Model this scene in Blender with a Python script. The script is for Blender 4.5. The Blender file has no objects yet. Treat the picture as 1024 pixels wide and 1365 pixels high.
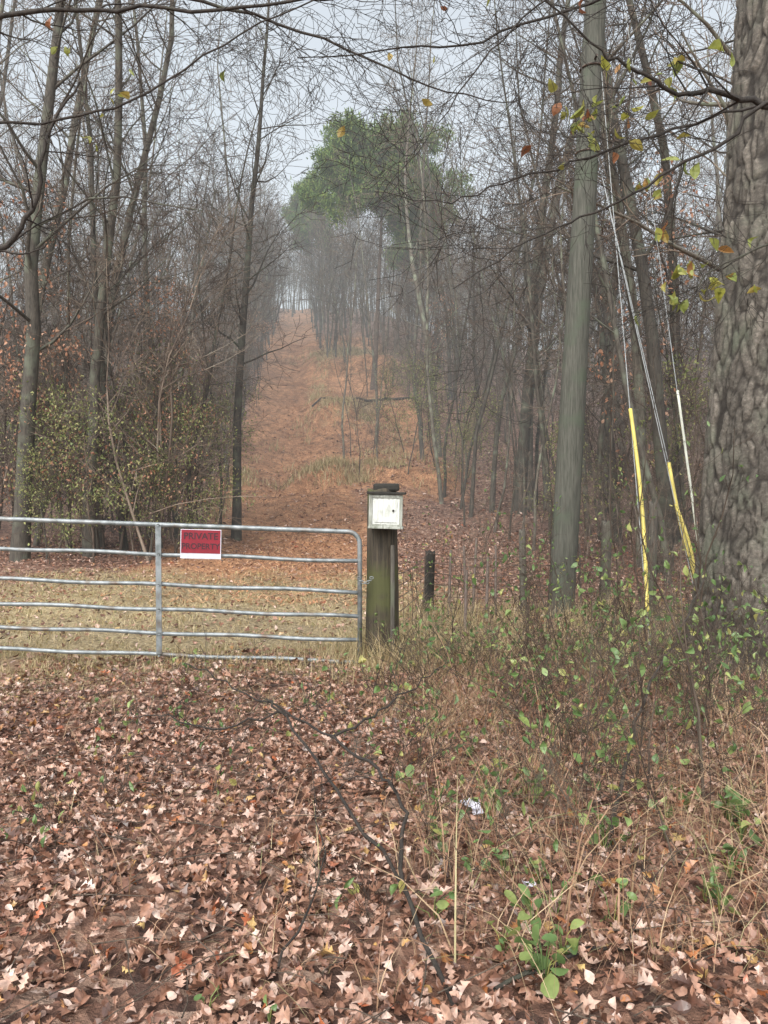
import bpy, math, random
import numpy as np
from mathutils import Vector, Matrix
rng=np.random.default_rng(11)
random.seed(5)
scn=bpy.context.scene
col=scn.collection

# ---------------------------------------------------------------- helpers
def mk_mesh(name,V,Fs,smooth=False):
    V=np.asarray(V,dtype=np.float32)
    me=bpy.data.meshes.new(name)
    loops=np.concatenate([f.ravel() for f in Fs]).astype(np.int32)
    tot=np.concatenate([np.full(len(f),f.shape[1]) for f in Fs])
    start=np.concatenate([[0],np.cumsum(tot)[:-1]]).astype(np.int32)
    me.vertices.add(len(V)); me.vertices.foreach_set('co',V.ravel())
    me.loops.add(len(loops)); me.loops.foreach_set('vertex_index',loops)
    me.polygons.add(len(start)); me.polygons.foreach_set('loop_start',start)
    me.polygons.foreach_set('use_smooth',np.full(len(start),smooth))
    me.update(calc_edges=True)
    return me
def mk_obj(name,me,mat=None,parent=None,loc=(0,0,0)):
    ob=bpy.data.objects.new(name,me); col.objects.link(ob); ob.location=loc
    if mat is not None and me is not None and len(me.materials)==0: me.materials.append(mat)
    if parent: ob.parent=parent
    return ob
def empty(name,loc=(0,0,0)):
    e=bpy.data.objects.new(name,None); col.objects.link(e); e.location=loc; e.empty_display_size=.2
    return e
class Tubes:
    def __init__(s): s.V=[];s.F=[];s.n=0
    def add(s,pts,rad,k=5,cap=False):
        P=np.array([tuple(p) for p in pts],dtype=float); R=np.asarray(rad,dtype=float); N=len(P)
        t=np.gradient(P,axis=0); t/= (np.linalg.norm(t,axis=1,keepdims=True)+1e-9)
        m=np.abs(t.mean(0)); ref=np.zeros(3); ref[int(np.argmin(m))]=1
        u=np.cross(t,ref); u/=np.linalg.norm(u,axis=1,keepdims=True)+1e-9
        v=np.cross(t,u)
        a=np.arange(k)*2*math.pi/k
        ring=P[:,None,:]+R[:,None,None]*(np.cos(a)[None,:,None]*u[:,None,:]+np.sin(a)[None,:,None]*v[:,None,:])
        s.V.append(ring.reshape(-1,3))
        i=np.arange(N-1)[:,None]*k; j=np.arange(k)[None,:]; j2=(j+1)%k
        f=np.stack([i+j,i+j2,i+k+j2,i+k+j],-1).reshape(-1,4)+s.n
        s.F.append(f); s.n+=N*k
        if cap:
            for e,base in ((0,s.n-N*k),(1,s.n-k)):
                c=P[0] if e==0 else P[-1]
                s.V.append(c[None,:]); ci=s.n; s.n+=1
                q=np.stack([base+np.arange(k),base+(np.arange(k)+1)%k,np.full(k,ci),np.full(k,ci)],-1)
                s.F.append(q[:, :4])
    def mesh(s,name,smooth=True):
        F=np.concatenate(s.F)
        tri=F[:,2]==F[:,3]
        Fs=[F[~tri]]
        if tri.any(): Fs.append(F[tri][:,:3])
        return mk_mesh(name,np.concatenate(s.V),Fs,smooth)

# ---------------------------------------------------------------- terrain
_ty=np.arange(-60,420,.5)
_tz=np.interp(_ty,[-60,0,7,14,20,25,35,50,65,78,100,130,200,420],[-.3,0,-.05,0,.35,.95,3.1,8.2,14.0,18.2,24.8,32.5,44,50])
_k=np.exp(-(np.arange(-8,9)*.5)**2/(2*1.6**2)); _k/=_k.sum()
_pad=np.pad(_tz,8,mode='edge'); _tz=np.convolve(_pad,_k,'valid')
def cxf(y): return np.interp(y,[0,7,23,28,50,65,80,100,140],[-2,-2.1,-2.8,-3.7,-5.9,-7.6,-9.2,-11,-15])
def hwf(y): return np.interp(y,[7,23,28,50,65,80],[1.9,1.95,1.95,1.9,1.8,1.4])
def sst(a,b,x):
    t=np.clip((x-a)/(b-a),0,1); return t*t*(3-2*t)
_wv=[(rng.uniform(0,6.28),rng.uniform(0,6.28)) for _ in range(24)]
def undul(x,y,wl,i):
    a,b=_wv[i]; c,d=_wv[i+1]
    return np.sin(x*6.28/wl*math.cos(a)+y*6.28/wl*math.sin(a)+b)*np.sin(x*6.28/wl*.8*math.cos(c)+y*6.28/wl*.8*math.sin(c)+d)
def gz(x,y):
    x=np.asarray(x,float); y=np.asarray(y,float)
    z=np.interp(y,_ty,_tz)
    d=x-cxf(y)
    f=1-.22*sst(8,26,d)-.06*sst(6,22,-d)
    z=z*np.where(y>10,f,1)
    far=sst(10,30,y)
    z=z+far*(.22*undul(x,y,19,0)+.14*undul(x,y,6,2)+.09*undul(x,y,2.6,10))+.05*undul(x,y,4,4)+.025*undul(x,y,1.3,6)+.012*undul(x,y,.5,8)
    e=.8*np.sin(x*1.3)+.4*np.sin(x*3.1+1)
    z=z+.7*sst(29,29.8,y+e)*(1-sst(29.8,38,y))*sst(-.2,1.0,d)*(1-sst(5,9,d))+.85*sst(41,42,y+e)*(1-sst(42,52,y))*sst(.6,1.6,d)*(1-sst(7,12,d))+.8*sst(54,55,y+e)*(1-sst(55,62,y))*sst(.2,1.6,d)*(1-sst(7,12,d))
    z=z-.35*sst(24,30,y)*np.exp(-(d/1.5)**2)
    z=z-.06*sst(8,12,y)*(np.exp(-((d+.8)/.35)**2)+np.exp(-((d-.8)/.35)**2))
    return z
def gzf(x,y): return float(gz(x,y))

# ---------------------------------------------------------------- materials
def mat(name):
    m=bpy.data.materials.new(name); m.use_nodes=True
    nt=m.node_tree; b=nt.nodes['Principled BSDF']
    return m,nt,b
def nd(nt,t,**k):
    n=nt.nodes.new(t)
    for a,b in k.items():
        if a in n.inputs.keys(): n.inputs[a].default_value=b
        else: setattr(n,a,b)
    return n
def noise(nt,vec,s,d=5,r=.5):
    n=nt.nodes.new('ShaderNodeTexNoise'); n.inputs['Scale'].default_value=s; n.inputs['Detail'].default_value=d; n.inputs['Roughness'].default_value=r
    nt.links.new(vec,n.inputs['Vector']); return n.outputs[0]
def ramp(nt,stops,interp='LINEAR'):
    r=nt.nodes.new('ShaderNodeValToRGB'); cr=r.color_ramp; cr.interpolation=interp
    while len(cr.elements)<len(stops): cr.elements.new(.5)
    for e,(p,c) in zip(cr.elements,stops): e.position=p; e.color=(c[0],c[1],c[2],1)
    return r
def mixc(nt,fac,a,b,mode='MIX'):
    m=nt.nodes.new('ShaderNodeMix'); m.data_type='RGBA'; m.blend_type=mode
    for s,v in ((0,fac),(6,a),(7,b)):
        if isinstance(v,bpy.types.NodeSocket): nt.links.new(v,m.inputs[s])
        elif v is not None: m.inputs[s].default_value=v if s==0 else (v[0],v[1],v[2],1)
    return m.outputs[2]
def bump(nt,b,h,st,dist):
    n=nd(nt,'ShaderNodeBump'); n.inputs['Strength'].default_value=st; n.inputs['Distance'].default_value=dist
    nt.links.new(h,n.inputs['Height']); nt.links.new(n.outputs[0],b.inputs['Normal'])
def leafmat(name,stops,rough=.5,mott=.35,trans=0):
    m,nt,b=mat(name)
    g=nd(nt,'ShaderNodeNewGeometry'); r=ramp(nt,stops)
    nt.links.new(g.outputs['Random Per Island'],r.inputs[0])
    c=r.outputs[0]
    if mott:
        t=nd(nt,'ShaderNodeTexCoord')
        rr=ramp(nt,[(.3,(1-mott,)*3),(.7,(1+mott*.6,)*3)]); nt.links.new(noise(nt,t.outputs['Object'],45,2),rr.inputs[0])
        c=mixc(nt,1.0,r.outputs[0],rr.outputs[0],'MULTIPLY')
    nt.links.new(c,b.inputs['Base Color']); b.inputs['Roughness'].default_value=rough
    if trans:
        tr=nd(nt,'ShaderNodeBsdfTranslucent'); nt.links.new(c,tr.inputs['Color'])
        ms=nd(nt,'ShaderNodeMixShader'); ms.inputs[0].default_value=trans
        nt.links.new(b.outputs[0],ms.inputs[1]); nt.links.new(tr.outputs[0],ms.inputs[2])
        nt.links.new(ms.outputs[0],nt.nodes['Material Output'].inputs[0])
    return m
def barkmat(name,dark,light,lichen,lich=.45,sc=1.0,simple=False):
    m,nt,b=mat(name)
    t=nd(nt,'ShaderNodeTexCoord'); oi=nd(nt,'ShaderNodeObjectInfo')
    r3=ramp(nt,[(0,(.5,.48,.45)),(.5,(.95,.93,.9)),(1,(1.6,1.6,1.52))]); nt.links.new(oi.outputs['Random'],r3.inputs[0])
    if simple:
        r=ramp(nt,[(.35,dark),(.6,light),(.75,lichen)]); nt.links.new(noise(nt,t.outputs['Object'],2.5,1),r.inputs[0])
        nt.links.new(mixc(nt,1.0,r.outputs[0],r3.outputs[0],'MULTIPLY'),b.inputs['Base Color']); b.inputs['Roughness'].default_value=.85
        b.inputs['Specular IOR Level'].default_value=.2
        return m
    mp=nd(nt,'ShaderNodeMapping'); mp.inputs['Scale'].default_value=(9*sc,9*sc,1.6*sc)
    nt.links.new(t.outputs['Object'],mp.inputs['Vector'])
    n=noise(nt,mp.outputs[0],3,5,.7)
    r=ramp(nt,[(.3,dark),(.7,light)]); nt.links.new(n,r.inputs[0])
    n2=noise(nt,t.outputs['Object'],2.3,4)
    r2=ramp(nt,[(lich,(0,0,0)),(lich+.15,(1,1,1))]); nt.links.new(n2,r2.inputs[0])
    c=mixc(nt,r2.outputs[0],r.outputs[0],lichen)
    c=mixc(nt,1.0,c,r3.outputs[0],'MULTIPLY')
    nt.links.new(c,b.inputs['Base Color']); b.inputs['Roughness'].default_value=.85
    bump(nt,b,n,.7,.03)
    return m
M_bark=barkmat('bark_grey',(.035,.029,.024),(.14,.12,.098),(.15,.16,.12),.5)
M_twig=barkmat('bark_twig',(.07,.050,.041),(.17,.13,.105),(.20,.175,.145),.6,1,True)
M_dark=barkmat('bark_wet',(.018,.014,.012),(.07,.055,.045),(.12,.13,.09),.6)
M_pineb=barkmat('bark_pine_far',(.05,.035,.028),(.17,.12,.095),(.14,.13,.1),.6)
M_litter=leafmat('fallen_leaf',[(0,(.075,.034,.023)),(.2,(.155,.072,.047)),(.42,(.255,.125,.08)),(.62,(.35,.19,.13)),(.79,(.44,.27,.20)),(.92,(.56,.41,.34)),(.96,(.34,.09,.035)),(1,(.48,.33,.13))],.30,.4)
M_rust=leafmat('beech_leaf',[(0,(.36,.15,.08)),(.5,(.50,.25,.15)),(1,(.57,.36,.25))],.6,0,trans=.3)
M_green=leafmat('shrub_leaf',[(0,(.10,.13,.04)),(.5,(.21,.24,.08)),(.8,(.36,.36,.14)),(1,(.42,.36,.17))],.55,0,trans=.3)
M_fresh=leafmat('green_leaf',[(0,(.08,.14,.045)),(.6,(.17,.25,.085)),(.85,(.31,.36,.12)),(1,(.42,.36,.12))],.4,.15,trans=.3)
M_mixl=leafmat('late_leaf',[(0,(.38,.36,.07)),(.45,(.2,.24,.06)),(.7,(.40,.33,.08)),(.85,(.30,.12,.05)),(1,(.2,.07,.035))],.5,.2,trans=.35)
M_needle=leafmat('pine_needle',[(0,(.06,.12,.02)),(.6,(.13,.21,.035)),(1,(.27,.32,.06))],.6,0,trans=.25)
M_grass=leafmat('dry_grass_blade',[(0,(.27,.20,.09)),(.35,(.41,.31,.16)),(.75,(.54,.42,.26)),(.94,(.29,.27,.12)),(1,(.16,.19,.07))],.6,0,trans=.2)
M_redgrass=leafmat('broomsedge_blade',[(0,(.24,.12,.07)),(.5,(.39,.23,.14)),(.85,(.52,.38,.23)),(1,(.27,.27,.12))],.6,0,trans=.2)
M_straw=leafmat('pine_straw',[(0,(.27,.12,.055)),(.5,(.45,.22,.11)),(1,(.57,.37,.22))],.6,0)

m,nt,b=mat('forest_floor'); M_ground=m
t=nd(nt,'ShaderNodeTexCoord'); tO=t.outputs['Object']
vo=nd(nt,'ShaderNodeTexVoronoi'); vo.inputs['Scale'].default_value=16; nt.links.new(tO,vo.inputs['Vector'])
sep=nd(nt,'ShaderNodeSeparateColor'); nt.links.new(vo.outputs['Color'],sep.inputs[0])
lit=ramp(nt,[(0,(.07,.034,.023)),(.35,(.165,.08,.053)),(.7,(.28,.15,.10)),(1,(.42,.28,.21))]); nt.links.new(sep.outputs[0],lit.inputs[0])
n1=noise(nt,tO,20,8,.65); n4=noise(nt,tO,2.2,7,.7)
straw=ramp(nt,[(.3,(.18,.075,.038)),(.5,(.43,.205,.10)),(.7,(.64,.38,.22))]); nt.links.new(n1,straw.inputs[0])
stv=ramp(nt,[(.35,(.42,.40,.38)),(.5,(.92,.92,.92)),(.65,(1.25,1.28,1.3))]); nt.links.new(n4,stv.inputs[0])
strawc=mixc(nt,1.0,straw.outputs[0],stv.outputs[0],'MULTIPLY')
gr=ramp(nt,[(.28,(.14,.10,.055)),(.5,(.33,.25,.14)),(.72,(.50,.40,.26))]); nt.links.new(n1,gr.inputs[0])
n2=noise(nt,tO,.9,6,.6)
at=nd(nt,'ShaderNodeAttribute'); at.attribute_name='cover'
sc=nd(nt,'ShaderNodeSeparateColor'); nt.links.new(at.outputs['Color'],sc.inputs[0])
def soft(sock):
    a=nd(nt,'ShaderNodeMath',operation='MULTIPLY_ADD'); nt.links.new(n2,a.inputs[0]); a.inputs[1].default_value=1.6
    nt.links.new(sock,a.inputs[2])
    s=nd(nt,'ShaderNodeMath',operation='MULTIPLY'); nt.links.new(a.outputs[0],s.inputs[0]); s.inputs[1].default_value=.6
    r=ramp(nt,[(.6,(0,0,0)),(.88,(1,1,1))])
    nt.links.new(s.outputs[0],r.inputs[0]); return r.outputs[0]
c=mixc(nt,soft(sc.outputs[0]),lit.outputs[0],strawc)
c=mixc(nt,soft(sc.outputs[1]),c,gr.outputs[0])
rb=ramp(nt,[(.3,(.72,.7,.7)),(.7,(1.15,1.15,1.12))]); nt.links.new(noise(nt,tO,.35,3),rb.inputs[0])
c=mixc(nt,1.0,c,rb.outputs[0],'MULTIPLY')
nt.links.new(c,b.inputs['Base Color']); b.inputs['Roughness'].default_value=.75
ad=nd(nt,'ShaderNodeMath',operation='ADD'); nt.links.new(vo.outputs['Distance'],ad.inputs[0]); nt.links.new(n1,ad.inputs[1])
ad2=nd(nt,'ShaderNodeMath',operation='MULTIPLY_ADD'); nt.links.new(n4,ad2.inputs[0]); ad2.inputs[1].default_value=4; nt.links.new(ad.outputs[0],ad2.inputs[2])
bump(nt,b,ad2.outputs[0],.8,.06)

ys=np.concatenate([np.arange(-40,0,2),np.arange(0,14,.1),np.arange(14,80,.3),np.arange(80,420,6)])
xs=np.concatenate([np.arange(-200,-40,10),np.arange(-40,-12,.8),np.arange(-12,8,.14),np.arange(8,40,.8),np.arange(40,201,10)])
X,Y=np.meshgrid(xs,ys); Z=gz(X,Y)
ny,nx=X.shape; idx=np.arange(ny*nx).reshape(ny,nx)
F=np.stack([idx[:-1,:-1],idx[:-1,1:],idx[1:,1:],idx[1:,:-1]],-1).reshape(-1,4)
me=mk_mesh('ground',np.stack([X,Y,Z],-1).reshape(-1,3),[F],True)
Dd=X-cxf(Y); D=np.abs(Dd); H=hwf(Y)
strawm=(1-sst(H-.2,H+1.1,D))*sst(11,14,Y)*1.2
strawm=np.maximum(strawm,.75*sst(24,30,Y)*(1-sst(6,8,Dd))*(Dd>0)*(1-sst(66,74,Y)))
grassm=sst(7.0,7.6,Y)*(1-sst(12,16,Y))*(1-sst(1.6,3.4,np.abs(X+2.6)-1.2))*.9
grassm=np.maximum(grassm,.5*sst(6.2,6.8,Y)*(1-sst(6.8,8,Y))*(X<.6))
for (gx,gy,wx,wy,a) in [(2.2,31,1.8,1.2,.7),(3.4,43,2,1.5,.65),(4.4,60,2.2,3.5,1.1),(1.9,50,.5,9,.35)]:
    grassm=np.maximum(grassm,a*np.exp(-((Dd-gx)/wx)**2-((Y-gy)/wy)**2))
C=np.stack([strawm,grassm,0*X,0*X+1],-1).reshape(-1,4).astype(np.float32)
ca=me.color_attributes.new('cover','FLOAT_COLOR','POINT'); ca.data.foreach_set('color',C.ravel())
mk_obj('ground',me,M_ground)

# ---------------------------------------------------------------- leaf templates
def strip_template(xs_,hw_):
    n=len(xs_); xs_=np.array(xs_); hw_=np.array(hw_)
    V=np.concatenate([np.stack([xs_,0*xs_],-1),np.stack([xs_,hw_],-1),np.stack([xs_,-hw_],-1)])
    F=[]
    for i in range(n-1):
        F.append([i,i+1,n+i+1,n+i]); F.append([i+1,i,2*n+i,2*n+i+1])
    return V,np.array(F)
T_oak=strip_template([0,.12,.24,.36,.48,.62,.74,.88,1.0],[.012,.06,.24,.09,.34,.12,.30,.12,.03])
T_ov=strip_template([0,.2,.45,.7,1.0],[.01,.2,.3,.22,.01])
T_map=strip_template([0,.1,.3,.42,.6,.72,1.0],[.02,.34,.42,.16,.36,.10,.01])
T_sm=strip_template([0,.5,1.0],[.02,.26,.01])
T_ovw=strip_template([0,.12,.3,.55,.78,.92,1.0],[.02,.2,.34,.38,.28,.14,.01])
def place_leaves(pos,size,T,flat=True,tilt=.35,curl=1.0):
    tv,tf=T; N=len(pos); n=len(tv)
    fold=rng.normal(.25,.5,N)[:,None]*curl; bend=rng.normal(0,.8,N)[:,None]*curl; tw=rng.normal(0,.6,N)[:,None]*curl
    x=tv[None,:,0]+0*fold; y=tv[None,:,1]+0*fold
    z=fold*np.abs(y)+bend*(x-.5)**2+tw*(x-.5)*y
    side=(rng.normal(0,.18,N)[:,None])*(x-.5)**2*2
    L=np.stack([x-.5,y*rng.uniform(.55,1.2,N)[:,None]+side,z],-1)*np.asarray(size)[:,None,None]
    ya=rng.uniform(0,6.283,N)
    if flat: tx=rng.normal(0,tilt,N); ty=rng.normal(0,tilt,N)
    else: tx=rng.uniform(-1.6,1.6,N); ty=rng.uniform(-1.6,1.6,N)
    def R(ax,a):
        c,s=np.cos(a),np.sin(a); o=np.ones(N); zz=np.zeros(N)
        if ax==0: M=[[o,zz,zz],[zz,c,-s],[zz,s,c]]
        elif ax==1: M=[[c,zz,s],[zz,o,zz],[-s,zz,c]]
        else: M=[[c,-s,zz],[s,c,zz],[zz,zz,o]]
        return np.array(M).transpose(2,0,1)
    M=R(2,ya)@R(1,ty)@R(0,tx)
    V=np.einsum('nij,nkj->nki',M,L)+np.asarray(pos)[:,None,:]
    F=tf[None]+(np.arange(N)*n)[:,None,None]
    return V.reshape(-1,3),F.reshape(-1,4)
def merge(parts):
    Vs=[];Fs=[];o=0
    for V,F in parts: Vs.append(V);Fs.append(F+o);o+=len(V)
    return np.concatenate(Vs),np.concatenate(Fs)
def blades(pos,h,w,lean,curve=1.0,n=5):
    N=len(pos); a=rng.uniform(0,6.283,N); d=np.stack([np.cos(a),np.sin(a)],-1)
    t=np.linspace(0,1,n)[None,:]
    out=(lean[:,None]*h[:,None])*(t**1.8)*curve
    up=h[:,None]*(t-.45*np.clip(lean,0,1.6)[:,None]*t**2.4)
    C=np.zeros((N,n,3)); C[...,0]=out*d[:,:1]; C[...,1]=out*d[:,1:]; C[...,2]=up
    ww=w[:,None]*(1-t**1.5*.95)*.5
    pa=a+math.pi/2+rng.normal(0,.6,N); S=np.stack([np.cos(pa),np.sin(pa),0*pa],-1)
    Lf=C+ww[...,None]*S[:,None]; Rt=C-ww[...,None]*S[:,None]
    V=np.concatenate([Lf,Rt],1)+np.asarray(pos)[:,None,:]
    f=np.array([[i,i+1,n+i+1,n+i] for i in range(n-1)])
    F=f[None]+(np.arange(N)*2*n)[:,None,None]
    return V.reshape(-1,3),F.reshape(-1,4)

# ---------------------------------------------------------------- fallen leaves
parts=[]
def scat(n,x0,x1,y0,y1,T,s0,s1,lift=.015,dens=None,tilt=.35):
    x=rng.uniform(x0,x1,n); y=rng.uniform(y0,y1,n)
    if dens is not None:
        k=rng.uniform(0,1,n)<dens(x,y); x=x[k];y=y[k]
    z=gz(x,y)+rng.uniform(.004,lift,len(x))
    s=s0+(s1-s0)*rng.beta(1.5,2.8,len(x))
    parts.append(place_leaves(np.stack([x,y,z],-1),s,T,True,tilt))
cl=lambda x,y:np.where((x<.9+.3*np.sin(y*3)),1,.65)*(1-.4*sst(5.0,7.0,y+.7*undul(x,y,1.7,14))*(x<.7))*(.85+.25*undul(x,y,.9,12))
scat(16000,-3.4,3.6,1.4,7.5,T_oak,.035,.11,.05,cl,.42)
scat(17000,-3.4,3.6,1.4,7.5,T_map,.025,.08,.05,cl,.45)
scat(28000,-3.4,3.6,1.4,7.5,T_ov,.018,.07,.045,cl,.45)
offtrail=lambda x,y:np.where(np.abs(x-cxf(y))<hwf(y)+.6,.4,1.0)*np.where((x<0)&(y<15),.6,1)
scat(32000,-9,9,7,20,T_ov,.05,.10,.04,offtrail)
scat(14000,-9,12,18,45,T_sm,.10,.20,.05,offtrail)
V,F=merge(parts); mk_obj('fallen_leaves',mk_mesh('fallen_leaves',V,[F],False),M_litter)

n=30000; y=rng.uniform(11,66,n); x=cxf(y)+rng.normal(.4,.7,n)*hwf(y)
pos=np.stack([x,y,gz(x,y)+.01],-1)
V,F=blades(pos,rng.uniform(.03,.10,n),rng.uniform(.01,.03,n),rng.uniform(2,5,n),1,3)
mk_obj('pine_straw',mk_mesh('pine_straw',V,[F]),M_straw)
T=Tubes()
for i in range(560):
    x=random.uniform(-3,3);y=random.uniform(2,7); a=random.uniform(0,6.28); l=random.uniform(.06,.5)
    p0=Vector((x,y,gzf(x,y)+.04)); d=Vector((math.cos(a),math.sin(a),random.uniform(-.05,.2)))
    T.add([p0,p0+d*l*.33+Vector((0,0,random.uniform(-.01,.02))),p0+d*l*.66+Vector((random.uniform(-.02,.02),0,random.uniform(-.01,.02))),p0+d*l],[.003,.0025,.002,.0010],4)
M_stick=barkmat('stick_bark',(.03,.02,.015),(.16,.12,.09),(.27,.22,.17),.6)
mk_obj('fallen_twigs',T.mesh('fallen_twigs'),M_stick)

# ---------------------------------------------------------------- grass
def tufts(nt_,fx,fy,per,h0,h1,w0,w1,spread,l0=.1,l1=.9,keep=None):
    cx=fx(nt_); cy=fy(nt_)
    if keep is not None:
        k=keep(cx,cy); cx=cx[k]; cy=cy[k]; nt_=len(cx)
    x=np.repeat(cx,per)+rng.normal(0,spread,nt_*per); y=np.repeat(cy,per)+rng.normal(0,spread,nt_*per)
    hh=np.repeat(rng.uniform(.6,1.1,nt_),per)*rng.uniform(h0,h1,nt_*per)
    return blades(np.stack([x,y,gz(x,y)-.005],-1),hh,rng.uniform(w0,w1,nt_*per),rng.uniform(l0,l1,nt_*per))
U=rng.uniform
parts=[]
parts.append(tufts(420,lambda n:U(-4.6,.3,n),lambda n:U(6.75,7.7,n),12,.05,.22,.003,.007,.05))
parts.append(tufts(1300,lambda n:U(-7,.6,n),lambda n:U(7.4,14.5,n),13,.04,.17,.005,.012,.08,.5,1.8))
parts.append(tufts(1300,lambda n:U(-4.4,.5,n),lambda n:U(4.3,7.0,n),9,.03,.13,.003,.006,.06,.3,1.6,lambda x,y:(undul(x,y,1.7,14)+.6*undul(x,y,.6,16)+.75*(y-6.3))>.05))
parts.append(tufts(190,lambda n:rng.normal(.15,.3,n),lambda n:rng.normal(7.35,.3,n),18,.15,.6,.003,.007,.06))
parts.append(tufts(420,lambda n:U(.2,4,n),lambda n:U(6.4,10.5,n),12,.12,.55,.004,.008,.08))
for (gx,gy,k,sx,sy) in [(2.2,30.2,90,1.3,.5),(3.2,42,80,1.7,.7),(4.4,60,130,1.8,2),(1.7,50,50,.3,6),(-1.9,30,40,.4,4),(4.5,35,50,1,3)]:
    parts.append(tufts(k,lambda n:float(cxf(gy))+rng.normal(gx,sx,n),lambda n:rng.normal(gy,sy,n),16,.2,.6,.02,.04,.2))
V,F=merge(parts); mk_obj('dry_grass',mk_mesh('dry_grass',V,[F]),M_grass)
def rx(n): return U(.15,3.0,n)
parts=[tufts(360,rx,lambda n:U(2.5,6.9,n),16,.10,.5,.002,.005,.05,.2,1.6),
       tufts(190,lambda n:U(-2.2,.3,n),lambda n:U(2.3,6.5,n),6,.06,.28,.002,.004,.05,.4,1.7),
       tufts(16,lambda n:U(-1.2,.1,n),lambda n:U(2.3,4,n),3,.25,.5,.003,.006,.03,.4,1.4),
       tufts(80,lambda n:U(.1,2.4,n),lambda n:U(2.4,5.8,n),6,.4,1.05,.003,.008,.05,.4,1.7),
       tufts(60,lambda n:rng.normal(.45,.3,n),lambda n:rng.normal(5.8,.6,n),18,.15,.5,.002,.005,.05,.3,1.4)]
V,F=merge(parts); mk_obj('broomsedge',mk_mesh('broomsedge',V,[F]),M_redgrass)

# ---------------------------------------------------------------- tree growing
def rv(s): return Vector((random.gauss(0,s),random.gauss(0,s),random.gauss(0,s)))
def grow(T,p,d,L,r,lev,P,tips):
    n=P['segs'][lev]; g=P['gn'][lev]; up=P['up'][lev]
    pts=[p.copy()]; q=p.copy(); d=d.normalized()
    for i in range(n):
        d=(d+rv(g)+Vector((0,0,up))).normalized(); q=q+d*(L/n); pts.append(q.copy())
    tp=P.get('taper',.8) if lev==0 else .75
    rads=[max(P['rmin'],r*(1-tp*(i/n))) for i in range(n+1)]
    if lev==0 and P.get('flare',1): rads[0]*=1.2
    T[0 if lev<2 else 1].add(pts,rads,P['sides'][lev])
    if lev>=P['max']:
        tips.append(pts[-1]); tips.append(pts[len(pts)//2]); return
    nc=P['nc'][lev]; s0=P['st'][lev]
    for k in range(nc):
        t=s0+(1-s0)*((k+random.random())/nc); f=t*n; i=min(int(f),n-1); a=f-i
        c=pts[i].lerp(pts[i+1],a); tn=(pts[i+1]-pts[i]).normalized()
        ax=tn.cross(rv(1)).normalized(); ang=math.radians(random.uniform(*P['ang'][lev]))
        nd_=(Matrix.Rotation(ang,3,ax)@tn)
        if lev==0 and P.get('shape')=='dome':
            lf=math.sin(math.pi*min(1,.25+.75*(t-s0)/(1-s0)))*.9+.25
        else: lf=1.15-.75*(t-s0)/(1-s0)
        Lc=P['len'][lev]*random.uniform(.6,1.25)*lf
        grow(T,c,nd_,Lc,max(P['rmin'],rads[i]*P['rr'][lev]*random.uniform(.6,1)),lev+1,P,tips)
def tree_mesh(name,H,r,P,barkm,lean=(0,0),leaf=None):
    T=[Tubes(),Tubes()]; tips=[]
    grow(T,Vector((0,0,-.15)),Vector((lean[0],lean[1],1)),H,r,0,dict(P),tips)
    F=[];V=[];mi=[];o=0
    for i,t_ in enumerate(T):
        if not t_.V: continue
        v=np.concatenate(t_.V); f=np.concatenate(t_.F); V.append(v);F.append(f+o);o+=len(v);mi.append(np.full(len(f),i))
    mats=[barkm,M_twig]
    if leaf:
        lm,frac,per,s0,s1,sp,TT=leaf
        tp=np.array([tuple(q) for q in tips]); tp=tp[rng.uniform(0,1,len(tp))<frac]
        tp=np.repeat(tp,per,0)+rng.normal(0,sp,(len(tp)*per,3))
        v,f=place_leaves(tp,rng.uniform(s0,s1,len(tp)),TT,False)
        V.append(v);F.append(f+o);mi.append(np.full(len(f),2)); mats.append(lm)
    F=np.concatenate(F); me=mk_mesh(name,np.concatenate(V),[F],False)
    mi=np.concatenate(mi).astype(np.int32); me.polygons.foreach_set('material_index',mi)
    me.polygons.foreach_set('use_smooth',mi<2)
    for m_ in mats: me.materials.append(m_)
    return me
PH=dict(segs=[14,5,3,2],gn=[.06,.15,.2,.25],up=[.035,.09,.06,.03],sides=[9,4,3,3],rmin=.0055,max=3,nc=[22,6,4],st=[.25,.2,.15],ang=[(35,75),(30,65),(30,60)],len=[3.3,1.5,.7],rr=[.38,.5,.6],taper=.85,shape='dome')
PS=dict(segs=[8,5,3,2],gn=[.10,.17,.2,.25],up=[.05,.06,.02,.0],sides=[6,4,3,3],rmin=.0032,max=3,nc=[15,6,4],st=[.12,.15,.15],ang=[(30,65),(30,60),(30,60)],len=[2.0,.8,.4],rr=[.55,.6,.7],taper=.85)
hard=[tree_mesh('hardwood_%d'%i,random.uniform(16,23),[.075,.18,.11,.15,.09,.065][i],PH,M_bark,(random.uniform(-.08,.08),0)) for i in range(6)]
PL=dict(PH); PL['nc']=[18,5,3]; PL['st']=[.3,.2,.15]; PL['len']=[2.0,1.0,.6]; PL['gn']=[.075,.15,.2,.25]
slim=[tree_mesh('slim_%d'%i,random.uniform(7,15),random.uniform(.025,.06),PL,M_bark,(random.uniform(-.2,.2),0)) for i in range(6)]
PX=dict(PH); PX['nc']=[20,5,0]; PX['max']=2; PX['rmin']=.012; PX['len']=[3,1.6,.6]; PX['gn']=[.05,.14,.2,.2]; PX['sides']=[6,3,3,3]
farm=[tree_mesh('far_%d'%i,random.uniform(11,22),random.uniform(.05,.15),PX,M_bark,(random.uniform(-.12,.12),0)) for i in range(6)]
sap=[tree_mesh('sapling_%d'%i,random.uniform(4.5,8),random.uniform(.018,.032),PS,M_twig,(random.uniform(-.3,.3),random.uniform(-.2,.2))) for i in range(4)]
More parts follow.
